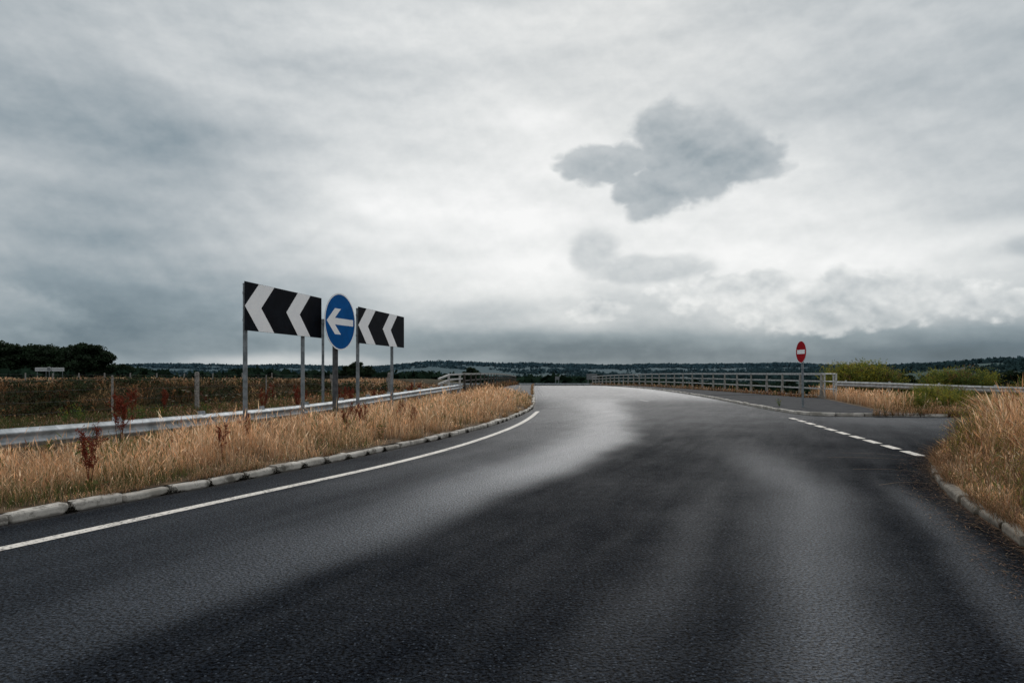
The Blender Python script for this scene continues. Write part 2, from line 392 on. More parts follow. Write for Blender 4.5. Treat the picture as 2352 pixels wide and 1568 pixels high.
kerb(NK[:-1],1,'dirty concrete kerb half buried in dry weeds',h=.10,mat='kerbdark',jit=1.7,L=.7,gap=.01)

# ------------------------------------------------------------ guardrails
wprof=[(.04*(1-math.cos(4*pi*i/16)),i/16*.31) for i in range(17)]
def guardrail(pts3,label,side=1,post_step=2.4,mat='galv',joint=True):
    P=resample(pts3,.4,3)
    r=empty('guardrail',tuple(P[0][:2])+(0,),label=label,category='guardrail')
    path=[(p[0],p[1],p[2]-.31) for p in P]
    mb=MB(); mb.sweep(path,wprof,side=side)
    mb.sweep(path,[(a-.004,z) for a,z in wprof][::-1],side=side)
    if joint:
        for i in range(6,len(P)-2,8):
            mb.sweep(path[i:i+2],[(a+.006,z) for a,z in wprof],side=side)
    o=mb.obj('beam',M[mat],smooth=True); adopt(o,r)
    first=None
    d=np.r_[0,np.cumsum(np.linalg.norm(np.diff(P[:,:2],axis=0),axis=1))]
    for k,t in enumerate(np.arange(.6,d[-1],post_step)):
        x,y,z=(np.interp(t,d,P[:,i]) for i in range(3))
        i=min(int(np.searchsorted(d,t)),len(P)-1); dx,dy=P[i][:2]-P[max(i-1,0)][:2] if i>0 else P[1][:2]-P[0][:2]
        L=math.hypot(dx,dy); nx,ny=dy/L*side,-dx/L*side; a=math.atan2(dy,dx)
        if first is None:
            mb=MB(); mb.quadbox((0,0,-.35),.11,.008,.95); mb.quadbox((-.051,.028,-.35),.008,.056,.95); mb.quadbox((.051,-.028,-.35),.008,.056,.95)
            mb.quadbox((0,-.045 if side>0 else .045,-.02),.1,.08,.18)
            first=mb.obj('post',M[mat]); po=first
        else:
            po=first.copy(); col.objects.link(po)
        po.location=(x-nx*.07,y-ny*.07,z-.06); po.rotation_euler=(0,0,a); adopt(po,r)
    return r
guardrail(RAIL3,'galvanised steel crash barrier curving through dry grass')
guardrail([(18.6,39.3,1.05),(20.5,36.6,.99),(23,33.8,.88),(26,31.2,.80),(31,28.5,.76),(40,26,.75)],'galvanised crash barrier dropping behind yellow flowering weeds',side=1,mat='oldgalv')
guardrail([(-22,138,-.52),(-8,137,-.52),(8,136,-.52),(18,134,-.52)],'steel barrier closing the road end past the bridge',side=1,joint=False)

# ------------------------------------------------------------ parapets
def parapet(fn,y0,y1,label,inward,step=2.6,mats=('oldgalv','oldgalv','postgrey'),rails=(1.36,.94,.52)):
    r=empty('bridge_parapet',(float(fn(y0)),y0,.1),label=label,category='bridge railing',group='railings along the bridge')
    ys=np.arange(y0,y1,1.0)
    P=[(float(fn(y)),y,float(zc(y))+.1) for y in ys]
    mb=MB(); mb.sweep([(a,b_,c-.03) for a,b_,c in P],[(-.2,0),(-.2,.14),(.2,.14),(.2,0)],closed=True)
    adopt(mb.obj('plinth',M['concrete']),r)
    for i,zz in enumerate(rails):
        hh,ww=(.12,.15) if i==0 else (.08,.07)
        mb=MB(); mb.sweep([(a,b_,c+zz-hh/2) for a,b_,c in P],[(-ww/2,0),(-ww/2,hh),(ww/2,hh),(ww/2,0)],closed=True)
        o=mb.obj('top_rail' if i==0 else 'rail',M[mats[0] if i==0 else mats[1]]); adopt(o,r)
    first=None
    for y in np.arange(y0+.05,y1-1,step):
        y=y+random.uniform(-.12,.12)
        dx=float(fn(y+.5)-fn(y-.5)); a=math.atan2(1,dx)
        if first is None:
            mb=MB(); k=0
            for z,w in ((0,.17),(.7,.12),(1.26,.07)):
                for sx,sy in ((-1,-1),(1,-1),(1,1),(-1,1)): mb.v.append((sx*.05,sy*w/2+inward*.075,z))
            for t in range(2):
                for q in range(4): mb.f.append((k+t*4+q,k+t*4+(q+1)%4,k+t*4+4+(q+1)%4,k+t*4+4+q)); mb.mi.append(0)
            mb.f.append((k+3,k+2,k+1,k)); mb.mi.append(0); mb.f.append((k+8,k+9,k+10,k+11)); mb.mi.append(0)
            mb.quadbox((0,inward*.07,.012),.18,.2,.024)
            first=mb.obj('post',M[mats[2]]); po=first
        else: po=first.copy(); col.objects.link(po)
        po.location=(float(fn(y)),y,float(zc(y))+.21); po.rotation_euler=(0,0,a); adopt(po,r)
    return r
parapet(lp,42,111,'dark weathered bridge railing with brown weeds at its foot',-1,3.2,('postgrey','darkrail','darkrail'))
parapet(rp,39,111,'weathered grey metal bridge railing with three bars',1)
e=empty('railing_end_panel',(17.75,38.2,.1),label='galvanised end frame closing the bridge railing',category='railing')
for y_ in (36.9,37.3,38.75):
    mb=MB(); mb.cyl((17.75-(38.8-y_)*.12,y_,.05),(17.75-(38.8-y_)*.12,y_,1.5),.05,n=8); adopt(mb.obj('post',M['oldgalv']),e)
for z in (.62,1.04,1.46):
    mb=MB(); mb.cyl((17.75,38.8,z),(17.5,36.85,z),.035,n=8); adopt(mb.obj('rail',M['oldgalv']),e)
e=empty('railing_end_panel',(-3.3,40,.1),label='open end rails joining barrier to bridge railing',category='railing')
for z in (1.4,1.12):
    mb=MB(); mb.sweep([(-3.9,36.2,z-.25),(-3.5,38.5,z-.02),(-3.05,41.8,z)],[(-.035,0),(-.035,.09),(.035,.09),(.035,0)],closed=True); adopt(mb.obj('rail',M['oldgalv']),e)
for x_,y_ in ((-3.55,38.3),(-3.15,41.2)):
    mb=MB(); mb.quadbox((x_,y_,.72),.12,.14,1.3); adopt(mb.obj('post',M['oldgalv']),e)

# ------------------------------------------------------------ signs
def chevron_sign(p0,p1,zb,zt,label):
    p0=np.array(p0);p1=np.array(p1); L=np.linalg.norm(p1-p0); d=(p1-p0)/L; n=np.array([d[1],-d[0]]); h=zt-zb
    r=empty('chevron_sign',(p0[0],p0[1],.1),label=label,category='road sign',group='black and white chevron boards')
    o=(p0[0],p0[1],zb); mb=MB()
    mb.plate(o,d,n,[(0,0),(L,0),(L,h),(0,h)],0,.006,0,2)
    for c in (0.004,.492):
        a,b_,c_,e_=c*L,(c+.155)*L,(c+.335)*L,(c+.18)*L
        y0,y1=.004,h-.004
        mb.plate(o,d,n,[(a,h/2),(b_,y0),(c_,y0),(e_,h/2),(c_,y1),(b_,y1)],.0062,.009,1)
    for z in (h*.22,h*.78): mb.plate((o[0],o[1],o[2]+z),d,n,[(.05,-.025),(L-.05,-.025),(L-.05,.025),(.05,.025)],-.04,-.001,2)
    adopt(mb.obj('board',[M['black'],M['white'],M['backgrey']]),r)
    for t in (.05,.765):
        q=p0+d*L*t-n*.095; mb=MB(); mb.cyl((q[0],q[1],-.1),(q[0],q[1],zt-.06),.052,n=16)
        mb.cyl((q[0],q[1],zt-.06),(q[0],q[1],zt-.03),.056,n=16)
        for z in (zb+h*.22,zb+h*.78): mb.cyl((q[0],q[1],z-.03),(q[0],q[1],z+.03),.06,n=16)
        adopt(mb.obj('pole',M['pole'],smooth=False),r)
chevron_sign((-6.16,15.7),(-5.39,19.3),2.49,3.62,'large black board with white chevrons on two grey poles')
chevron_sign((-4.65,20.6),(-3.88,24.5),2.41,3.51,'black board with white chevrons beside blue arrow sign')
def disc(c,d,n,R,t0,t1,mat,mb,back=None,k=56):
    mb.plate(c,d,n,[(R*math.cos(2*pi*i/k),R*math.sin(2*pi*i/k)) for i in range(k)],t0,t1,mat,back)
d=(.299,.954);n=(.954,-.299);c=(-4.98,19.8,2.99)
r=empty('arrow_sign',(c[0],c[1],.1),label='round blue sign with white sideways arrow on dark pole',category='road sign')
mb=MB(); disc(c,d,n,.825,0,.006,1,mb,2); disc(c,d,n,.785,.0062,.008,0,mb)
mb.plate(c,d,n,[(-.72,0),(-.30,-.37),(.02,-.37),(-.30,-.095),(.70,-.095),(.70,.095),(-.30,.095),(.02,.37),(-.30,.37)],.0082,.010,1)
adopt(mb.obj('disc',[M['blue'],M['white'],M['backgrey']]),r)
mb=MB(); q=(c[0]-n[0]*.11-.05,c[1]-n[1]*.11); mb.cyl((q[0],q[1],-.1),(q[0],q[1],3.5),.08,n=20)
adopt(mb.obj('pole',M['darkpole']),r)
d=(.05,-.999);n=(-.999,-.05);c=(11.9,28.1,2.38)
r=empty('no_entry_sign',(c[0]+.08,c[1],.1),label='round red no entry sign with white bar on footway',category='road sign')
mb=MB(); disc(c,d,n,.45,0,.006,1,mb,2); disc(c,d,n,.435,.0062,.008,0,mb)
mb.plate(c,d,n,[(-.33,-.085),(.33,-.085),(.33,.085),(-.33,.085)],.0082,.010,1)
adopt(mb.obj('disc',[M['red'],M['white'],M['backgrey']]),r)
mb=MB(); mb.cyl((c[0]+.075,c[1],.05),(c[0]+.05,c[1],2.78),.045,n=16); adopt(mb.obj('pole',M['pole']),r)
r=empty('marker_pole',(-7.2,26,.1),label='thin grey pole with small bracket at its head',category='pole')
mb=MB(); mb.cyl((-7.2,26,-.5),(-7.2,26,3.45),.05,n=12); adopt(mb.obj('pole',M['pole']),r)
mb=MB(); mb.quadbox((-7.15,25.95,3.4),.28,.08,.05,.4); mb.quadbox((-7.2,26,3.5),.1,.1,.12,.4); mb.quadbox((-7.07,25.95,3.28),.05,.05,.2,.4); adopt(mb.obj('bracket',M['pole']),r)
zs=float(H(-97,150))
for i,(x0,w) in enumerate(((-104.8,2.75),(-101.15,2.75))):
    r=empty('roadside_board',(x0,150,zs),label='low pale board on posts by far hedge',category='road sign',group='distant pale boards')
    mb=MB(); mb.quadbox((x0+w/2,150,2.35),w,.05,.8); mb.quadbox((x0+w/2,149.97,2.35),w*.92,.02,.1,mat=1); adopt(mb.obj('board',[M['dimwhite'],M['backgrey']]),r)
    for t in (.4,w-.4):
        mb=MB(); mb.cyl((x0+t,150.1,zs-.1),(x0+t,150.1,2.3),.045,n=8); adopt(mb.obj('pole',M['pole']),r)
r=empty('roadside_disc',(-101.6,149.8,zs),label='distant round road sign between two pale boards',category='road sign')
mb=MB(); disc((-101.6,149.8,2.4),(1,0),(0,-1),.52,0,.03,0,mb); disc((-101.6,149.8,2.4),(1,0),(0,-1),.42,.031,.04,1,mb); adopt(mb.obj('disc',[M['dimwhite'],M['backgrey']]),r)
mb=MB(); mb.cyl((-101.6,149.9,zs-.1),(-101.6,149.9,2.3),.05,n=8); adopt(mb.obj('pole',M['pole']),r)
for x0,y0,w,zt,hh in ((17.8,152,2.4,.75,1.3),(9.6,145,.9,.2,.7),(-39.,150,.7,.3,.6)):
    z0=float(H(x0,y0)); r=empty('direction_sign',(x0,y0,z0),label='dark distant direction sign on two posts',category='road sign',group='distant signs')
    mb=MB(); mb.quadbox((x0,y0,zt-hh/2+.6),w,.06,hh); adopt(mb.obj('board',M['backgrey'],bevel=.02),r)
    for t in (-w*.35,w*.35):
        mb=MB(); mb.cyl((x0+t,y0+.08,z0-.1),(x0+t,y0+.08,zt+.6),.06,n=8); adopt(mb.obj('pole',M['pole']),r)

# ------------------------------------------------------------ fences
def fence(posts,wires,label,gauge=.0045,h=1.35,thick=(),mat='wood'):
    r=empty('wire_fence',posts[0],label=label,category='fence')
    for i,p in enumerate(posts):
        t=.15 if i in thick else .055; hh=h+(.12 if i in thick else 0)
        mb=MB(); mb.quadbox((p[0],p[1],p[2]+hh/2-.15),t,t,hh+.3,.35)
        mb.cyl((p[0],p[1],p[2]+hh),(p[0],p[1],p[2]+hh+.03),t*.55,t*.3,n=6)
        adopt(mb.obj('post',M[mat]),r)
    for k,zz in enumerate(wires):
        mb=MB()
        for a,b_ in zip(posts[:-1],posts[1:]):
            mid=((a[0]+b_[0])/2,(a[1]+b_[1])/2,(a[2]+b_[2])/2+zz-.03)
            mb.cyl((a[0],a[1],a[2]+zz),mid,gauge,n=4); mb.cyl(mid,(b_[0],b_[1],b_[2]+zz),gauge,n=4)
        adopt(mb.obj('wire',M['wiregrey']),r)
fence([(-18.5,9,.05),(-16.6,13.5,.05),(-14.8,17.5,.05),(-13,22.2,.05),(-12,26,.05),(-10.8,30,.05),(-9.1,34.5,.05),(-7.2,40,.05)],(.3,.62,.95,1.25),'weathered wooden post and wire fence above a cutting',thick=(0,4,7))
fp=[(-82+i*4.0,97+1.2*math.sin(i*.5),float(H(-82+i*4.0,97+1.2*math.sin(i*.5)))) for i in range(19)]
fence(fp,(.35,.7,1.05),'distant post and wire fence along the far bank',gauge=.02,h=1.15,thick=range(19))

# ------------------------------------------------------------ vegetation generators
def unit(v): return v/np.maximum(np.linalg.norm(v,axis=1,keepdims=True),1e-6)
def blades(P,h,w,lean,colr,rg,head=0.,headcol=None,curl=1.0):
    N=len(P); a=rg.uniform(0,2*pi,N); dirv=np.c_[np.cos(a),np.sin(a),np.zeros(N)]
    b=rg.uniform(0,2*pi,N); side=np.c_[np.cos(b),np.sin(b),np.zeros(N)]
    ln=(lean*h)[:,None]; hz=np.c_[np.zeros(N),np.zeros(N),h]
    p1=P+hz*.55+dirv*ln*.3; p2=P+hz*(1-.25*lean[:,None]*curl)+dirv*ln
    ww=w[:,None]/2
    V=np.stack([P-side*ww,P+side*ww,p1-side*ww*.8,p1+side*ww*.8,p2-side*ww*.25,p2+side*ww*.25],1).reshape(-1,3)
    i=np.arange(N)[:,None]*6
    Q=np.concatenate([i+np.array([[0,1,3,2]]),i+np.array([[2,3,5,4]])])
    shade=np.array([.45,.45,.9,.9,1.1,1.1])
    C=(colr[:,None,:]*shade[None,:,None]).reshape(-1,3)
    if head>0:
        s=np.where(rg.random(N)<head)[0]; K=len(s)
        up=unit(p2[s]-p1[s]); hl=(h[s]*rg.uniform(.16,.34,K))[:,None]; hw=w[s][:,None]*rg.uniform(.8,1.7,(K,1))
        c0=p2[s]-up*hl*.5
        hv=np.stack([c0,c0+up*hl*.45+side[s]*hw,c0+up*hl*1.1,c0+up*hl*.45-side[s]*hw],1).reshape(-1,3)
        qi=np.arange(K)[:,None]*4+np.array([[0,1,2,3]])+len(V)
        hc=np.repeat(colr[s]*rg.uniform(.9,1.35,(K,1)),4,0)
        V=np.concatenate([V,hv]);Q=np.concatenate([Q,qi]);C=np.concatenate([C,hc])
    return V,Q,C
def join(parts):
    V=[];Q=[];C=[];o=0
    for v,q,c in parts: V.append(v);Q.append(q+o);C.append(c);o+=len(v)
    return np.concatenate(V),np.concatenate(Q),np.concatenate(C)
def quads(P,size,colr,rg,flat=0.):
    N=len(P); a=unit(rg.normal(size=(N,3))); b=unit(np.cross(a,unit(rg.normal(size=(N,3)))))
    s=size[:,None]; e=rg.uniform(.45,.8,(N,1))
    V=np.stack([P-a*s,P-b*s*e,P+a*s,P+b*s*e],1).reshape(-1,3)
    Q=np.arange(N)[:,None]*4+np.arange(4)[None]
    return V,Q,np.repeat(colr,4,0)
PAL=np.array([[.77,.45,.245],[.86,.58,.36],[.60,.32,.16],[.89,.69,.48],[.28,.19,.09],[.10,.12,.038],[.27,.11,.06]])
def palcol(n,wts,rg): 
    w=np.array(wts,float); w/=w.sum(); return np.minimum(PAL[rg.choice(len(PAL),n,p=w)]*rg.uniform(.6,1.15,(n,1)),.95)
def patchn(x,y,s,o=0): return np.array([mnoise.noise((a*s,b*s,o)) for a,b in zip(x,y)])
railx=lambda y: np.interp(y,[p[1] for p in RAIL],[p[0] for p in RAIL])
def sample_y(n,y0,y1,p,rg):
    u=rg.random(n)
    if abs(p-1)<1e-3: return y0*(y1/y0)**u
    return (y0**(1-p)+u*(y1**(1-p)-y0**(1-p)))**(1/(1-p))
parts=[]
n=118000; y=sample_y(n,4.2,42,1.1,rng); t=rng.random(n)**1.0
x0=lk(y)-.18; x1=railx(y)-.5; x=x0+(x1-x0)*t
pn=patchn(x,y,1.1); pn2=patchn(x,y,.35,5)
keep=rng.random(n)<np.clip(.72+pn*2.0,.06,1); x,y,t,pn,pn2=x[keep],y[keep],t[keep],pn[keep],pn2[keep]; n=len(x)
edge=np.clip((x0[keep]-x)/.5,.28,1)*(1-.42*sm((t-.55)/.2))
tall=(rng.random(n)<.07)
h=(.38+.30*pn+.16*pn2)*rng.uniform(.30,1.3,n)*edge*(.72+.28*sm((y-7)/6)); h=np.where(tall,h*1.55,h); h=np.clip(h,.06,.85)
c=palcol(n,[5,5,3,2.4,1.3,.6,1.1],rng)*np.clip(1+.9*pn,.42,1.25)[:,None]
gm=(pn2<-.14)&(rng.random(n)<.28)|((rng.random(n)<.22)&(h<.18)); c[gm]=PAL[5]*rng.uniform(.6,1.6,(gm.sum(),1))
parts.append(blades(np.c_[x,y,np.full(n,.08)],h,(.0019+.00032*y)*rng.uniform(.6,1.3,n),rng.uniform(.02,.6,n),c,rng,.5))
n=9000; y=rng.uniform(4,9.5,n); x=lk(y)-.2-rng.random(n)**.8*2.4
parts.append(blades(np.c_[x,y,np.full(n,.08)],rng.uniform(.06,.24,n),np.full(n,.005),rng.uniform(.2,1,n),np.array([.11,.125,.04])*rng.uniform(.5,1.6,(n,1)),rng))
K=resample([(a,b) for b,a in LK[1:11]],.1)
sel=[p for p in K if mnoise.noise((p[0]*1.2,p[1]*1.2,8))>.12]
sel=np.array(sel)[rng.integers(0,len(sel),3400)]; n=len(sel)
parts.append(blades(np.c_[sel[:,0]-.14+rng.normal(0,.03,n),sel[:,1]+rng.normal(0,.05,n),np.full(n,.08)],rng.uniform(.05,.22,n),np.full(n,.005),rng.uniform(.5,1.2,n),palcol(n,[3,2,3,0,3,3,1],rng)*.8,rng))
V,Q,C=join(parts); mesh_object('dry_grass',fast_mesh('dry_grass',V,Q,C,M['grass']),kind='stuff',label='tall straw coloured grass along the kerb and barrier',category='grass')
parts=[]
n=60000; y=sample_y(n,6,44,.9,rng); x1=fx(y)-.9; x0=railx(y)-.4; tt=rng.random(n); x=x0+(x1-x0)*tt
pn=patchn(x,y,.5,9); far_=sm((y-22)/14)
h=np.clip((.17+.17*far_+.15*pn)*rng.uniform(.5,1.4,n),.05,.6)
c=palcol(n,[2.4,1.3,2,.3,3,2.0,2.4],rng)*(.46+.28*far_)[:,None]; gm=(pn>-.02)&(rng.random(n)<.7-.42*far_); c[gm]=PAL[5]*rng.uniform(.3,1.0,(gm.sum(),1))
red=(rng.random(n)<.20*far_); c[red]=np.array([.30,.13,.07])*rng.uniform(.5,1.4,(red.sum(),1))
parts.append(blades(np.c_[x,y,np.full(n,.05)],h,(.003+.0005*y)*rng.uniform(.7,1.3,n),rng.uniform(.05,.8,n),c,rng,.35))
n=30000; x=rng.uniform(-70,-3,n); y=rng.uniform(26,60,n); k=(y>np.interp(x,[-60,-30,-17,-14,-12,-9,-4],[2,5,12,19,26,34,43])); x,y=x[k],y[k]; n=len(x)
parts.append(blades(np.c_[x,y,H(x,y)],rng.uniform(.3,.9,n),rng.uniform(.03,.06,n),rng.uniform(.1,.8,n),palcol(n,[1,.6,1,.2,2,3,3.5],rng)*.38,rng,.3))
n=60000; x=rng.uniform(-100,-2,n); y=rng.uniform(70,125,n); pn=patchn(x,y,.10,2); pn2=patchn(x,y,.35,12)
top=np.clip((y-88)/5,0,1)
c=palcol(n,[.8,.4,1.2,.0,3,3.2,1.8],rng)*.28; ct=palcol(n,[4,3,4,1.,2,1.2,2.5],rng)*.60
rr_=(pn2>.04)&(rng.random(n)<.5); c[rr_]=np.array([.20,.10,.045])*rng.uniform(.4,1.4,(rr_.sum(),1))
pg=patchn(x,y,.16,33); gold=(pg>.15)&(rng.random(n)<.5); c[gold]=np.array([.28,.175,.085])*rng.uniform(.5,1.3,(gold.sum(),1))
c=np.where((rng.random(n)<top)[:,None],ct,c); c*=(1+1.4*np.clip(pn+pn2*.6,-.6,.6))[:,None]
parts.append(blades(np.c_[x,y,H(x,y)],np.clip(rng.uniform(.2,.75,n)*(1+1.5*pn2),.12,1.3)*(1-.45*top),rng.uniform(.05,.12,n),rng.uniform(.2,1.,n),c,rng,.3))
n=1200; x=rng.uniform(-95,-6,n); y=rng.uniform(71,94,n); k=patchn(x,y,.08,21)>-.1; x,y=x[k],y[k]; n=len(x)
P_=np.repeat(np.c_[x,y,H(x,y)+.25],26,0); sz=np.repeat(rng.uniform(.3,1.1,n),26)
P_=P_+rng.normal(0,1,P_.shape)*sz[:,None]*np.array([.7,.7,.35])
parts.append(quads(P_,np.full(len(P_),.16),np.array([.026,.034,.014])*rng.uniform(.4,1.9,(len(P_),1)),rng))
V,Q,C=join(parts); mesh_object('rough_grass',fast_mesh('rough_grass',V,Q,C,M['grass']),kind='stuff',label='rough brown and green scrub behind the barrier and cutting',category='grass')
parts=[]
n=118000; y=rng.uniform(4.5,19,n); x=nk(y)+.12+rng.random(n)**1.45*9
pn=patchn(x,y,.9,4); pn2=patchn(x,y,.3,14); k=rng.random(n)<np.clip(.66+pn*2.0,.06,1); x,y,pn,pn2=x[k],y[k],pn[k],pn2[k]; n=len(x)
edge=np.clip(.07+(x-nk(y))/(2.3-1.2*sm((y-8.5)/3)),.09,1)
tall=(rng.random(n)<.06)
h=(.86+.48*pn+.2*pn2)*rng.uniform(.3,1.15,n)*edge; h=np.clip(np.where(tall,h*1.3,h),.05,1.3)
c=palcol(n,[5,4,3,2.,2,.9,1.8],rng)*np.clip(1+.9*pn,.4,1.25)[:,None]*.95
gm=(pn2>.14)&(rng.random(n)<.22); c[gm]=np.array([.15,.155,.045])*rng.uniform(.5,1.6,(gm.sum(),1))
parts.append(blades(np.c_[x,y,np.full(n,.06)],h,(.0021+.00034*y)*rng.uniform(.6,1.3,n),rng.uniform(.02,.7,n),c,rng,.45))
n=4200; y=rng.uniform(4.8,16,n); pk=patchn(nk(y),y,.9,51); n_=pk>-.05; y=y[n_]; n=len(y); x=nk(y)+rng.normal(.10,.05,n)
parts.append(blades(np.c_[x,y,np.full(n,.065)],rng.uniform(.05,.30,n),np.full(n,.004),rng.uniform(.6,1.5,n),palcol(n,[3,1,4,0,4,1,3],rng)*.65,rng))
n=4200; y=rng.uniform(4.5,15,n); x=nk(y)-rng.random(n)**3*.55
P=np.c_[x,y,np.full(n,.010)]; a=rng.uniform(0,2*pi,n); L=rng.uniform(.015,.07,n)
dd=np.c_[np.cos(a),np.sin(a),rng.uniform(0,.15,n)]*L[:,None]; sd=np.c_[-np.sin(a),np.cos(a),np.zeros(n)]*.002
Vv=np.stack([P-sd,P+sd,P+dd+sd,P+dd-sd],1).reshape(-1,3)
parts.append((Vv,np.arange(n)[:,None]*4+np.arange(4)[None],np.repeat(palcol(n,[1,.6,3,.2,2,0,3],rng)*.42,4,0)))
for (xa,ya,xb,yb) in ((6.7,11.6,5.6,12.2),(6.1,10.2,5.3,10.7),(5.6,9.1,4.9,9.2),(7.2,12.0,6.2,12.9)):
    tt=np.linspace(0,1,14); xx=xa+(xb-xa)*tt; yy=ya+(yb-ya)*tt+.12*np.sin(tt*4); 
    for q in range(13):
        p0=np.array([xx[q],yy[q],.03-.018*tt[q]]); p1=np.array([xx[q+1],yy[q+1],.03-.018*tt[q+1]]); sdv=np.array([0,.004,0])
        parts.append((np.array([p0-sdv,p0+sdv,p1+sdv,p1-sdv]),np.array([[0,1,2,3]]),np.tile(np.array([.30,.19,.10]),(4,1))))
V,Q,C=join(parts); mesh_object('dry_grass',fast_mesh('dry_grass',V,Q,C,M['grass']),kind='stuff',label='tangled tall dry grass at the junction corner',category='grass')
parts=[]
n=46000; y=23.45+rng.random(n)**1.3*18; x=fb(y)+.2+rng.random(n)*15
k=(y>25.2)|(x>14.3); x,y=x[k],y[k]; n=len(x); pn=patchn(x,y,.4,6)
low=1-.70*sm((x-17.8)/3); gr=sm((x/y-.56+pn*.06)/.04)
h=np.clip((.5+.35*pn)*rng.uniform(.5,1.3,n)*np.clip((y-23.2)/1.0,.3,1)*low,.08,1)
c=palcol(n,[5,4,4,1.5,1,.6,1],rng)*np.clip(1+.6*pn,.5,1.2)[:,None]; gg=rng.random(n)<gr*.30; c[gg]=np.array([.13,.15,.04])*rng.uniform(.5,1.6,(gg.sum(),1))
parts.append(blades(np.c_[x,y,np.full(n,.08)],h,rng.uniform(.008,.019,n),rng.uniform(.05,.6,n),c,rng,.4))
n=3500; x=rng.uniform(12.4,22,n); k=rng.random(n)<np.clip((x-11)/5,0,1); x=x[k]; n=len(x); y=23.35+np.abs(rng.normal(0,.12,n))-.0*x
parts.append(blades(np.c_[x,y,np.full(n,.05)],rng.uniform(.08,.4,n),np.full(n,.014),rng.uniform(.1,1.1,n),palcol(n,[4,2,3,.5,2,3,1],rng)*.85,rng,.3))
n=1500; y=rng.uniform(44,110,n); x=lk(y)-.1-rng.random(n)*.15
parts.append(blades(np.c_[x,y,zc(y)+.1],rng.uniform(.05,.25,n),np.full(n,.04),rng.uniform(.1,.8,n),palcol(n,[2,1,2,0,2,2,2],rng)*.7,rng))
n=4500; y=sample_y(n,44,108,1.2,rng); x=lp(y)+.1+rng.random(n)**2*.6
parts.append(blades(np.c_[x,y,zc(y)+.1],rng.uniform(.1,.8,n)*rng.random(n),np.full(n,.04),rng.uniform(.1,.8,n),palcol(n,[1,.5,3,0,2,2,4],rng)*.5,rng,.3))
n=3500; y=sample_y(n,39,108,1.2,rng); x=rp(y)-.3-rng.random(n)**2*.8
parts.append(blades(np.c_[x,y,zc(y)+.1],rng.uniform(.05,.5,n)*rng.random(n),np.full(n,.04),rng.uniform(.1,.8,n),palcol(n,[2,1,3,0,2,2,4],rng)*.8,rng,.3))
V,Q,C=join(parts); mesh_object('dry_grass',fast_mesh('dry_grass',V,Q,C,M['grass']),kind='stuff',label='dry grass and weeds along the footway edges',category='grass')
KP=resample([(x_,y_) for y_,x_ in LK[:11]],.3); dk=np.r_[0,np.cumsum(np.linalg.norm(np.diff(KP,axis=0),axis=1))]
Pj=[]
for i in range(int(dk[-1]/.62)):
    if random.random()<.75:
        t=i*.62+random.uniform(-.03,.03); x_,y_=np.interp(t,dk,KP[:,0]),np.interp(t,dk,KP[:,1]); k=random.randint(120,320); wd=random.uniform(.02,.085)
        ux,uy=np.interp(t+.1,dk,KP[:,0])-x_,np.interp(t+.1,dk,KP[:,1])-y_; ul=math.hypot(ux,uy); ux/=ul;uy/=ul
        al=rng.normal(0,wd,k); zz=np.abs(rng.normal(0,1,k))*.045*np.exp(-(al/(wd*1.2))**2); lat=.008+np.abs(rng.normal(0,.012,k))
        Pj.append(np.c_[x_+ux*al+uy*lat,y_+uy*al-ux*lat,zz+.004])
Pj=np.concatenate(Pj); parts=quads(Pj,rng.uniform(.005,.013,len(Pj)),np.array([.016,.014,.010])*rng.uniform(.5,1.6,(len(Pj),1)),rng)
mesh_object('kerb_moss',fast_mesh('kerb_moss',*parts,M['leaf']),kind='stuff',label='dark moss and dirt gathered at kerb joints',category='moss')

# ------------------------------------------------------------ individual plants
def stem(p0,p1,w,colr,bend,rg,seg=5):
    p0=np.array(p0);p1=np.array(p1); L=np.linalg.norm(p1-p0); V=[];Q=[]
    off=rg.normal(size=3)*bend*L
    for i in range(seg+1):
        t=i/seg; p=p0+(p1-p0)*t+off*math.sin(t*pi)*.5; ww=w*(1-.6*t)
        V+= [p+np.array([ww,0,0]),p+np.array([-ww*.5,ww*.87,0]),p+np.array([-ww*.5,-ww*.87,0])]
    for i in range(seg):
        for j in range(3): Q.append([i*3+j,i*3+(j+1)%3,i*3+3+(j+1)%3,i*3+3+j])
    return np.array(V),np.array(Q),np.tile(np.array(colr),(len(V),1))
def mk_dock(seed):
    rg=np.random.default_rng(seed); ps=[]
    for s in range(4):
        top=np.array([rg.normal(0,.07),rg.normal(0,.07),rg.uniform(.55,.85)])
        ps.append(stem((0,0,0),top,.006,(.14,.035,.02),.05,rg))
        for b in range(7):
            t=rg.uniform(.4,.95); q=top*t; e=q+np.array([rg.normal(0,.07),rg.normal(0,.07),rg.uniform(.06,.15)]); ps.append(stem(q,e,.003,(.14,.035,.02),.05,rg,2))
            k=50; u=rg.random((k,1)); P=q+(e-q)*u+rg.normal(0,.013,(k,3)); ps.append(quads(P,rg.uniform(.006,.013,k),np.array([.19,.036,.018])*rg.uniform(.4,1.5,(k,1)),rg))
        k=90; u=rg.uniform(.45,1.05,(k,1)); ps.append(quads(top*u+rg.normal(0,.017,(k,3)),rg.uniform(.006,.014,k),np.array([.19,.036,.018])*rg.uniform(.4,1.5,(k,1)),rg))
    k=8; ps.append(quads(rg.normal(0,.07,(k,3))*[1,1,.5]+[0,0,.1],rg.uniform(.04,.09,k),np.array([.10,.10,.03])*rg.uniform(.5,1.4,(k,1)),rg))
    return fast_mesh('dock_plant',*join(ps),M['leaf'])
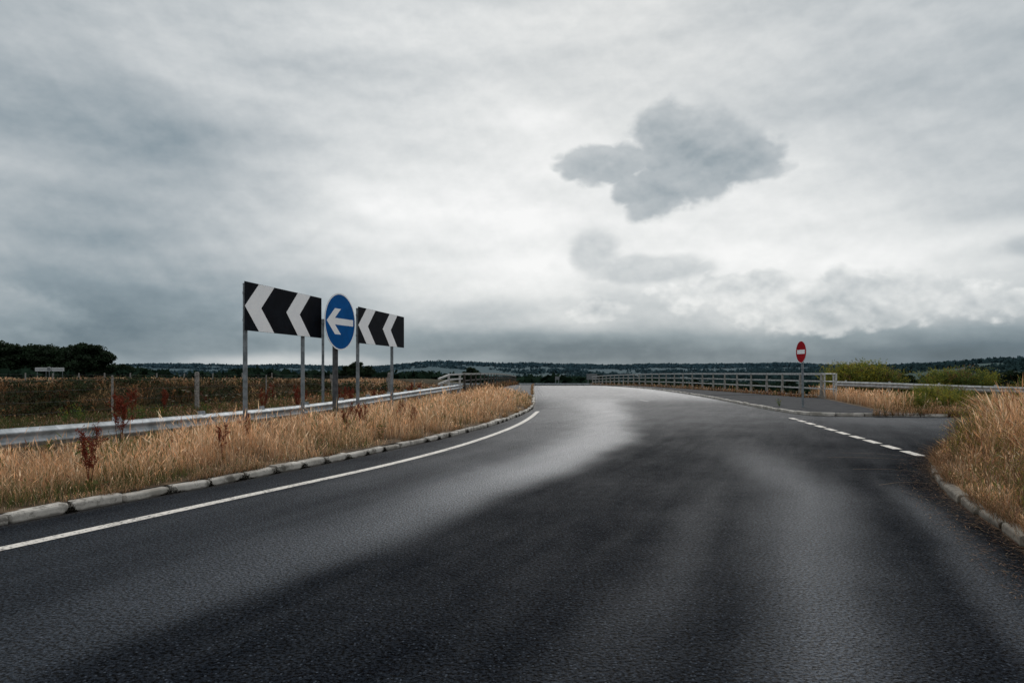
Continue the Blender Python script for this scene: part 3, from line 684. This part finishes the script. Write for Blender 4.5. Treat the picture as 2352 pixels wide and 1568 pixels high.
def mk_mustard(seed,h=1.1,yellow=1.0,brown=.2,nst=16,nlf=7,green=(.12,.17,.04),lsz=1.):
    rg=np.random.default_rng(seed); ps=[]
    for s in range(nst):
        a=rg.uniform(0,2*pi); lr=rg.uniform(.05,.5)*h
        top=np.array([math.cos(a)*lr,math.sin(a)*lr,rg.uniform(.6,1)*h]); g_=np.array(green) if rg.random()>brown else np.array([.20,.11,.06])
        tone=rg.uniform(.55,1.3)
        ps.append(stem((rg.normal(0,.04),rg.normal(0,.04),0),top,.004,g_,.12,rg,4))
        for b in range(9):
            t=rg.uniform(.3,.98); q=top*t; e=q+np.array([rg.normal(0,.13),rg.normal(0,.13),rg.uniform(.03,.2)])*h; ps.append(stem(q,e,.0022,g_*1.1,.1,rg,2))
            k=nlf; ps.append(quads(q+(e-q)*rg.random((k,1))+rg.normal(0,.02,(k,3)),rg.uniform(.006,.018,k)*lsz,g_*tone*rg.uniform(.5,1.5,(k,1)),rg))
            k=int(5*yellow*rg.random()+.5)
            if k: ps.append(quads(e+rg.normal(0,.02,(k,3)),rg.uniform(.006,.011,k)*lsz**.5,np.array([.62,.48,.03])*rg.uniform(.7,1.2,(k,1)),rg))
    return fast_mesh('flowering_weed',*join(ps),M['leaf'])
def mk_umbel(seed):
    rg=np.random.default_rng(seed); ps=[]
    for s in range(3):
        top=np.array([rg.normal(0,.12),rg.normal(0,.12),rg.uniform(.6,.95)]); ps.append(stem((0,0,0),top,.004,(.13,.14,.05),.06,rg))
        k=60; r_=rg.uniform(.025,.045); a=rg.uniform(0,2*pi,k); q=np.sqrt(rg.random(k))*r_
        ps.append(quads(top+np.c_[q*np.cos(a),q*np.sin(a),rg.normal(0,.005,k)],rg.uniform(.003,.006,k),np.array([.42,.39,.32])*rg.uniform(.6,1.1,(k,1)),rg))
        k=10; ps.append(quads(top*rg.random((k,1))+rg.normal(0,.03,(k,3)),rg.uniform(.01,.03,k),np.array([.1,.13,.04])*rg.uniform(.6,1.4,(k,1)),rg))
    return fast_mesh('white_umbel_plant',*join(ps),M['leaf'])
def mk_leafy(seed):
    rg=np.random.default_rng(seed); ps=[]
    for s in range(5):
        top=np.array([rg.normal(0,.1),rg.normal(0,.1),rg.uniform(.3,.55)]); ps.append(stem((0,0,0),top,.005,(.1,.13,.04),.08,rg))
        k=30; ps.append(quads(top*rg.uniform(.2,1.05,(k,1))+rg.normal(0,.035,(k,3)),rg.uniform(.012,.032,k),np.array([.08,.12,.03])*rg.uniform(.5,1.6,(k,1)),rg))
        k=6; ps.append(quads(top+rg.normal(0,.03,(k,3)),rg.uniform(.008,.013,k),np.array([.6,.42,.03])*rg.uniform(.7,1.1,(k,1)),rg))
    return fast_mesh('ragwort_plant',*join(ps),M['leaf'])
def place(mes,name,pts,label,cat,group,s0=.8,s1=1.2):
    for i,p in enumerate(pts):
        o=mesh_object(name,mes[i%len(mes)],label=label,category=cat,group=group)
        o.location=p[:3]; o.rotation_euler=(0,0,random.uniform(0,6.28)); s=p[3] if len(p)>3 else random.uniform(s0,s1); o.scale=(s,s,s)
docks=[mk_dock(1),mk_dock(2)]
pts=[(-5.08,8.2,.08,1.0),(-6.95,12.1,.08,1.25),(-4.55,10.7,.08,.8),(-3.4,13.9,.08,.8),(-3.25,14.8,.08,.95),(-2.4,16.6,.08,.7),(-4.9,12.6,.08,.85),(-2.9,17.9,.08,.8),(-3.9,16.9,.08,.9)]
for i in range(20):
    y_=random.uniform(12,40); x_=random.uniform(float(fx(y_))+.3,float(railx(y_))-.3); pts.append((x_,y_,.08))
place(docks,'dock_plant',pts,'rusty red dock seed spike standing in dry grass','plant','dock plants in the verge')
umb=[mk_umbel(3),mk_umbel(4)]; pts=[]
for i in range(14):
    y_=random.uniform(11,30); x_=random.uniform(float(railx(y_))-2,float(railx(y_))-.25); pts.append((x_,y_,.08))
place(umb,'wild_carrot',pts,'white flowered wild carrot behind the crash barrier','plant','wild carrot plants')
rag=[mk_leafy(5),mk_leafy(6)]; pts=[(-5.9,10.0,.08,.7)]
for i in range(20):
    y_=random.uniform(7,30); x_=random.uniform(float(railx(y_)),float(lk(y_))-.3); pts.append((x_,y_,.08,random.uniform(.5,.9)))
for i in range(18):
    y_=random.uniform(11,24); x_=random.uniform(float(fx(y_))+.3,float(fx(y_))+3.5); pts.append((x_,y_,.08,random.uniform(.6,1.1)))
pts.append((11.2,28.6,.1,.7))
place(rag,'ragwort_plant',pts,'green leafy ragwort with small yellow flowers','plant','ragwort plants')
mus=[mk_mustard(8,1.15,.6,.8,12,3),mk_mustard(9,1.15,.8,.65,12,3),mk_mustard(10,1.1,.3,.9,14,3),mk_mustard(11,1.2,1.4,.4,12,4,(.16,.18,.05))]
pts=[]
for i in range(90):
    y_=random.uniform(6.5,18); x_=float(nk(y_))+.6+random.random()**1.4*6; pts.append((x_,y_,.06,random.uniform(.7,1.2)*(.65 if x_-float(nk(y_))<1.2 else 1)))
for i in range(14):
    y_=6.2+i*.6; pts.append((float(nk(y_))+.3+random.random()*.3,y_,.06,random.uniform(.2,.45)))
for i in range(12):
    y_=random.uniform(10.5,13.5); pts.append((float(nk(y_))+.25+random.random()*.5,y_,.06,random.uniform(.45,.75)))
place(mus,'mustard_plant',pts,'yellow flowering mustard weed tangled in dry grass','plant','mustard weeds')
G_=[(.17,.20,.045),(.25,.26,.055),(.10,.14,.035)]
bus=[mk_mustard(20,1.7,2.0,.08,40,16,G_[0],1.7),mk_mustard(21,1.6,3.0,.05,40,16,G_[1],1.5),mk_mustard(22,1.7,.6,.12,40,16,G_[2],1.8)]
pts=[]
for i in range(26):   # first big clump beside the railing end
    pts.append((random.gauss(21.3,.9),random.uniform(39.8,42.5),-.1,random.uniform(1.0,1.42)))
for i in range(18):   # second clump
    pts.append((random.gauss(24.8,.8),random.uniform(37.0,39),-.1,random.uniform(.8,1.15)))
for i in range(12):   # third, smaller
    pts.append((random.gauss(27.6,.7),random.uniform(34.5,36.5),-.1,random.uniform(.6,.95)))
for i in range(30):
    t=random.random(); x_=19.9+t*13; y_=41.0-t*10+random.uniform(.3,3.0); pts.append((x_,y_,-.1,random.uniform(.4,.68)))
for i in range(34): 
    y_=random.uniform(24.3,29.5); pts.append((y_*random.gauss(.615,.020),y_,.05,random.uniform(.3,.62)))
for i in range(8):
    y_=random.uniform(24,28); pts.append((y_*random.uniform(.66,.80),y_,.05,random.uniform(.2,.38)))
place(bus,'mustard_bush',pts,'bushy green mustard with yellow flowers by barrier','plant','mustard bushes')

# ------------------------------------------------------------ trees
def mk_tree(seed,h=9,cr=3.4,ncl=34,nleaf=150,ls=.30,low=.18):
    rg=np.random.default_rng(seed); mb=MB()
    rr=h*.02; prev=Vector((0,0,-.3)); pts_=[prev]
    for i in range(1,6): pts_.append(Vector((rg.normal(0,.12)*i*.5,rg.normal(0,.12)*i*.5,h*.75*i/5)))
    for i in range(5): mb.cyl(pts_[i],pts_[i+1],rr*(1-i*.17),rr*(1-(i+1)*.17),n=8)
    P=[];C=[];S=[]
    for k in range(ncl):
        zz=rg.uniform(low,.97); prof=math.sin(min(1,(zz-low+.12)/(1-low+.14))*pi)**.55
        a=rg.uniform(0,2*pi); q=cr*prof*math.sqrt(rg.random())*rg.uniform(.75,1.1)
        c=np.array([q*math.cos(a),q*math.sin(a),zz*h]); R_=rg.uniform(.13,.2)*h*.85
        if k%3==0:
            b=pts_[min(4,int(zz*5))]; mb.cyl(b,Vector(c),rr*.35,rr*.08,n=5)
        d_=unit(rg.normal(size=(nleaf,3)))*R_*rg.uniform(.3,1.05,(nleaf,1))*np.array([1,1,.8])
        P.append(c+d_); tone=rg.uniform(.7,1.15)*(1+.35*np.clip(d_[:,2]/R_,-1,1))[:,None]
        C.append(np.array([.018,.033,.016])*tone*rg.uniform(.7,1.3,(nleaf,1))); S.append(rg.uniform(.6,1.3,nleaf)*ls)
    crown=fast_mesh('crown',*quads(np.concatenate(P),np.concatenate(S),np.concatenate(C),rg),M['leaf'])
    me=bpy.data.meshes.new('trunk'); me.from_pydata([tuple(v) for v in mb.v],[],mb.f); me.materials.append(M['bark'])
    return me,crown
T=[mk_tree(31,9,3.6,40,low=.06),mk_tree(32,9,3.2,38,low=.06),mk_tree(33,9,4.2,48,low=.04)]
def tree(x,y,h,k,label,group,wide=1.0):
    z=float(H(x,y)); r=empty('broadleaf_tree',(x,y,z),label=label,category='tree',group=group)
    s=h/9
    for nm,me in (('trunk',T[k][0]),('crown',T[k][1])):
        o=bpy.data.objects.new(nm,me); col.objects.link(o); o.parent=r
    r.scale=(s*wide,s*wide,s); r.rotation_euler=(0,0,random.uniform(0,6.28))
for i,(px,h) in enumerate([(-1200,10),(-1165,9.9),(-1130,9.7),(-1095,9.2),(-1060,9.0),(-1030,8.6)]):
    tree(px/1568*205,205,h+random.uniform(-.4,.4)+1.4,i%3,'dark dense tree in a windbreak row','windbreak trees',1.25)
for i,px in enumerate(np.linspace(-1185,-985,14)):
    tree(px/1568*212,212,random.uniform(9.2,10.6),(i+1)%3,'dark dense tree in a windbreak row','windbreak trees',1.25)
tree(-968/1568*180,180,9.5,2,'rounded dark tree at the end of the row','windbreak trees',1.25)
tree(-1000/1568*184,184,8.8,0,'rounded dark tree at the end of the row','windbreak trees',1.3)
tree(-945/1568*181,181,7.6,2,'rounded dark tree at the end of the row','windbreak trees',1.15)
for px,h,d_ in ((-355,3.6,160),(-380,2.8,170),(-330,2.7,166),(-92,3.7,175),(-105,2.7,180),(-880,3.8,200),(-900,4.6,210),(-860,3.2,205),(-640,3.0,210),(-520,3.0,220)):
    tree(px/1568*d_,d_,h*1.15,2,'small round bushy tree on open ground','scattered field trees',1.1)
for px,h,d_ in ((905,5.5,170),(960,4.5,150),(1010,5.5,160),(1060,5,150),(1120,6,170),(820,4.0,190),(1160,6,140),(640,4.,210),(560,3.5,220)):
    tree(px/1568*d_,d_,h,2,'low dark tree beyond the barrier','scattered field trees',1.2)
def leafmass(P,R_,n,colr,rg,ls):
    N=len(P); d_=unit(rg.normal(size=(N*n,3)))*np.repeat(R_,n)[:,None]*rg.uniform(.4,1.1,(N*n,1))*np.array([1.3,1.3,.5])
    q=np.repeat(P,n,0)+d_; q[:,2]+=np.repeat(R_,n)*.4
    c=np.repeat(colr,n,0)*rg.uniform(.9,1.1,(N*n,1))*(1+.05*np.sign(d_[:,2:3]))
    return quads(q,np.repeat(R_,n)*ls,c,rg)
rg=rng; parts=[]
def woods(n,r0,r1,thr,sc,size,nq,azr=(-.75,.75)):
    az=rg.uniform(azr[0],azr[1],n); r=r0*(r1/r0)**rg.random(n)
    x=r*np.sin(az); y=r*np.cos(az); pn=np.array([mnoise.noise((a*sc*14,math.log(b)*7*sc,2.2)) for a,b in zip(az,r)])
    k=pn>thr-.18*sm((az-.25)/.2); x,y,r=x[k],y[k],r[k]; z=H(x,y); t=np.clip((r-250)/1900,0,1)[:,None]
    c=(1-t)*np.array([.018,.034,.022])+t*np.array([.047,.084,.105])  # leaf colour fades to a painted haze blue with range, for aerial perspective
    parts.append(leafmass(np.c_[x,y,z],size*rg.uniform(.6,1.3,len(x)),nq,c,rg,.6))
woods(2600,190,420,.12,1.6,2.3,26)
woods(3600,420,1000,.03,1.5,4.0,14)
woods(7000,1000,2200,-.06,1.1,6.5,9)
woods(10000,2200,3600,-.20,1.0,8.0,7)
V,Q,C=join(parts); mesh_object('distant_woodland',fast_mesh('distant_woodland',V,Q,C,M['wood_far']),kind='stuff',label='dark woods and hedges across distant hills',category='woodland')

# ------------------------------------------------------------ world
w=bpy.data.worlds.new('World'); scene.world=w; w.use_nodes=True
g=NT(w.node_tree); g.n.clear()
d=g.n.new('ShaderNodeTexCoord').outputs['Generated']
vn=g.n.new('ShaderNodeVectorMath'); vn.operation='NORMALIZE'; g.l.new(d,vn.inputs[0]); d=vn.outputs[0]
x,y,z=g.sep(d)
az=g.m('ARCTAN2',x,y); hyp=g.m('SQRT',g.m('ADD',g.m('MULTIPLY',x,x),g.m('MULTIPLY',y,y)))
te=g.m('DIVIDE',z,g.m('MAXIMUM',hyp,.05))
zz=g.m('ADD',g.m('MAXIMUM',z,0.),.16)
P=g.comb(g.m('DIVIDE',x,zz),g.m('DIVIDE',y,zz),1.7)
n1=g.noise(P,.50,5,.45,dist=.3); n3=g.noise(P,1.4,5,.45,dist=.2)
def billow(dx,dy):
    v=g.comb(g.m('ADD',az,dx),g.m('MULTIPLY',g.m('ADD',te,dy),1.3),.6)
    a=g.m('ABSOLUTE',g.m('SUBTRACT',g.noise(v,15,1,.5),.5)); b=g.m('ABSOLUTE',g.m('SUBTRACT',g.noise(v,36,2,.55),.5))
    return g.m('ADD',g.m('MULTIPLY',g.m('SUBTRACT',a,.11),1.7),g.m('MULTIPLY',g.m('SUBTRACT',b,.10),.8))
bl=billow(0.,0.); bl2=billow(.002,.010); brel=g.m('SUBTRACT',bl,bl2)
puff=g.noise(g.comb(az,g.m('MULTIPLY',te,1.25),.9),8,7,.58)
puff2=g.noise(g.comb(g.m('ADD',az,.003),g.m('MULTIPLY',g.m('ADD',te,.014),1.25),.9),8,4,.55)
relief=g.m('SUBTRACT',puff,puff2)
def core(a,e,ra,re):
    q=g.m('SQRT',g.m('ADD',g.m('POWER',g.m('ABSOLUTE',g.m('DIVIDE',g.m('SUBTRACT',az,a),ra)),2.),g.m('POWER',g.m('ABSOLUTE',g.m('DIVIDE',g.m('SUBTRACT',te,e),re)),2.)))
    return g.m('SUBTRACT',1.,q)
def blob(a,e,ra,re): return g.mr(core(a,e,ra,re),-.25,1.)
def add(L,v,k): return g.m('ADD',L,g.m('MULTIPLY',v,k))
E2=g.comb(az,g.m('MULTIPLY',te,3.2),2.4); n4=g.noise(E2,3.0,6,.5)
L=g.m('ADD',.72,g.m('MULTIPLY',g.m('SUBTRACT',n1,.5),.48))
L=add(L,g.m('SUBTRACT',n3,.5),.22)
L=add(L,g.m('SUBTRACT',n4,.5),.44)
L=add(L,relief,.36)
L=add(L,blob(.12,.22,.50,.20),.16)
L=add(L,blob(-.05,.45,.40,.25),.05)
L=add(L,blob(-.66,.27,.42,.19),-.17)
L=add(L,blob(-.80,.50,.50,.22),-.09)
L=add(L,blob(-.45,.075,.42,.085),-.35)
L=add(L,blob(.68,.44,.42,.24),-.13)
L=add(L,g.mr(te,.11,.02),-.18)
L=add(L,blob(.42,.022,.6,.045),-.24)
L=add(L,blob(.05,.040,.3,.030),-.16)
L=add(L,blob(-.32,.012,.14,.018),.22)
pe=g.m('ADD',g.m('MULTIPLY',bl,.50),g.m('MULTIPLY',g.m('SUBTRACT',puff,.5),1.0))
cm=core(.258,.305,.132,.092)
for a in ((.145,.306,.100,.044),(.205,.262,.080,.058),(.32,.295,.085,.052),(.225,.345,.07,.055)): cm=g.m('MAXIMUM',cm,core(*a))
Dm=g.m('ADD',cm,pe)
mm=g.mr(Dm,.08,.36)
cs=core(.118,.180,.052,.050)
for a in ((.21,.150,.13,.026),(.66,.150,.06,.022)): cs=g.m('MAXIMUM',cs,core(*a))
ms=g.m('MULTIPLY',g.mr(g.m('ADD',cs,pe),.06,.55),.62)
Lc=g.m('ADD',.600,g.m('MULTIPLY',brel,.14))
Lc=add(Lc,relief,.6)
Lc=add(Lc,g.mr(Dm,.10,.9),-.10)
Lc=add(Lc,g.mr(te,.25,.36),.03)
L=g.fmix(g.m('MAXIMUM',g.m('MULTIPLY',mm,.94),ms),L,Lc)
cu=core(.45,.092,.22,.050)
for a in ((.123,.092,.060,.026),(.33,.118,.13,.035),(.66,.085,.07,.022)): cu=g.m('MAXIMUM',cu,core(*a))
Dc=g.m('ADD',cu,g.m('MULTIPLY',pe,1.2))
mc=g.m('MULTIPLY',g.mr(Dc,.10,.30),.78)
Lq=g.m('ADD',g.m('ADD',.83,g.m('MULTIPLY',brel,.25)),g.m('MULTIPLY',relief,1.4)); Lq=g.m('ADD',Lq,g.m('MULTIPLY',g.mr(Dc,.20,.85),-.14)); Lq=g.m('ADD',Lq,g.m('MULTIPLY',g.mr(te,.10,.055),-.12))
L=g.fmix(mc,L,Lq)
L=add(L,g.mr(g.m('ADD',core(-.64,.075,.12,.05),pe),.1,.7),.14)
cc=g.ramp(L,[(0,(.052,.088,.115)),(.25,(.122,.175,.215)),(.45,(.26,.320,.358)),(.65,(.49,.530,.552)),(.85,(.75,.77,.77)),(1,(.93,.935,.93))])
sky=g.n.new('ShaderNodeTexSky'); sky.sky_type='NISHITA'; sky.sun_disc=False; sky.sun_elevation=math.radians(32); sky.sun_rotation=math.radians(10)
b1=g.n.new('ShaderNodeBackground'); g.l.new(sky.outputs[0],b1.inputs[0]); b1.inputs[1].default_value=.08
b2=g.n.new('ShaderNodeBackground'); g.l.new(cc,b2.inputs[0]); b2.inputs[1].default_value=1.0
mx=g.n.new('ShaderNodeMixShader'); mx.inputs[0].default_value=.96
g.l.new(b1.outputs[0],mx.inputs[1]); g.l.new(b2.outputs[0],mx.inputs[2])
o=g.n.new('ShaderNodeOutputWorld'); g.l.new(mx.outputs[0],o.inputs[0])
sl=bpy.data.lights.new('sun','SUN'); sl.energy=1.5; sl.angle=math.radians(20); sl.color=(1,.965,.92)
so=bpy.data.objects.new('sun',sl); col.objects.link(so)
dirv=Vector((math.sin(math.radians(10))*math.cos(math.radians(32)),math.cos(math.radians(10))*math.cos(math.radians(32)),math.sin(math.radians(32))))
so.rotation_euler=dirv.to_track_quat('Z','Y').to_euler()
cd=bpy.data.cameras.new('camera'); cd.lens=24; cd.sensor_width=36; cd.shift_y=.031; cd.clip_start=.05; cd.clip_end=30000
co=bpy.data.objects.new('camera',cd); col.objects.link(co); co.location=(0,0,1.5); co.rotation_euler=(pi/2,0,0); scene.camera=co
scene.view_settings.view_transform='Standard'; scene.view_settings.look='None'; scene.view_settings.exposure=0
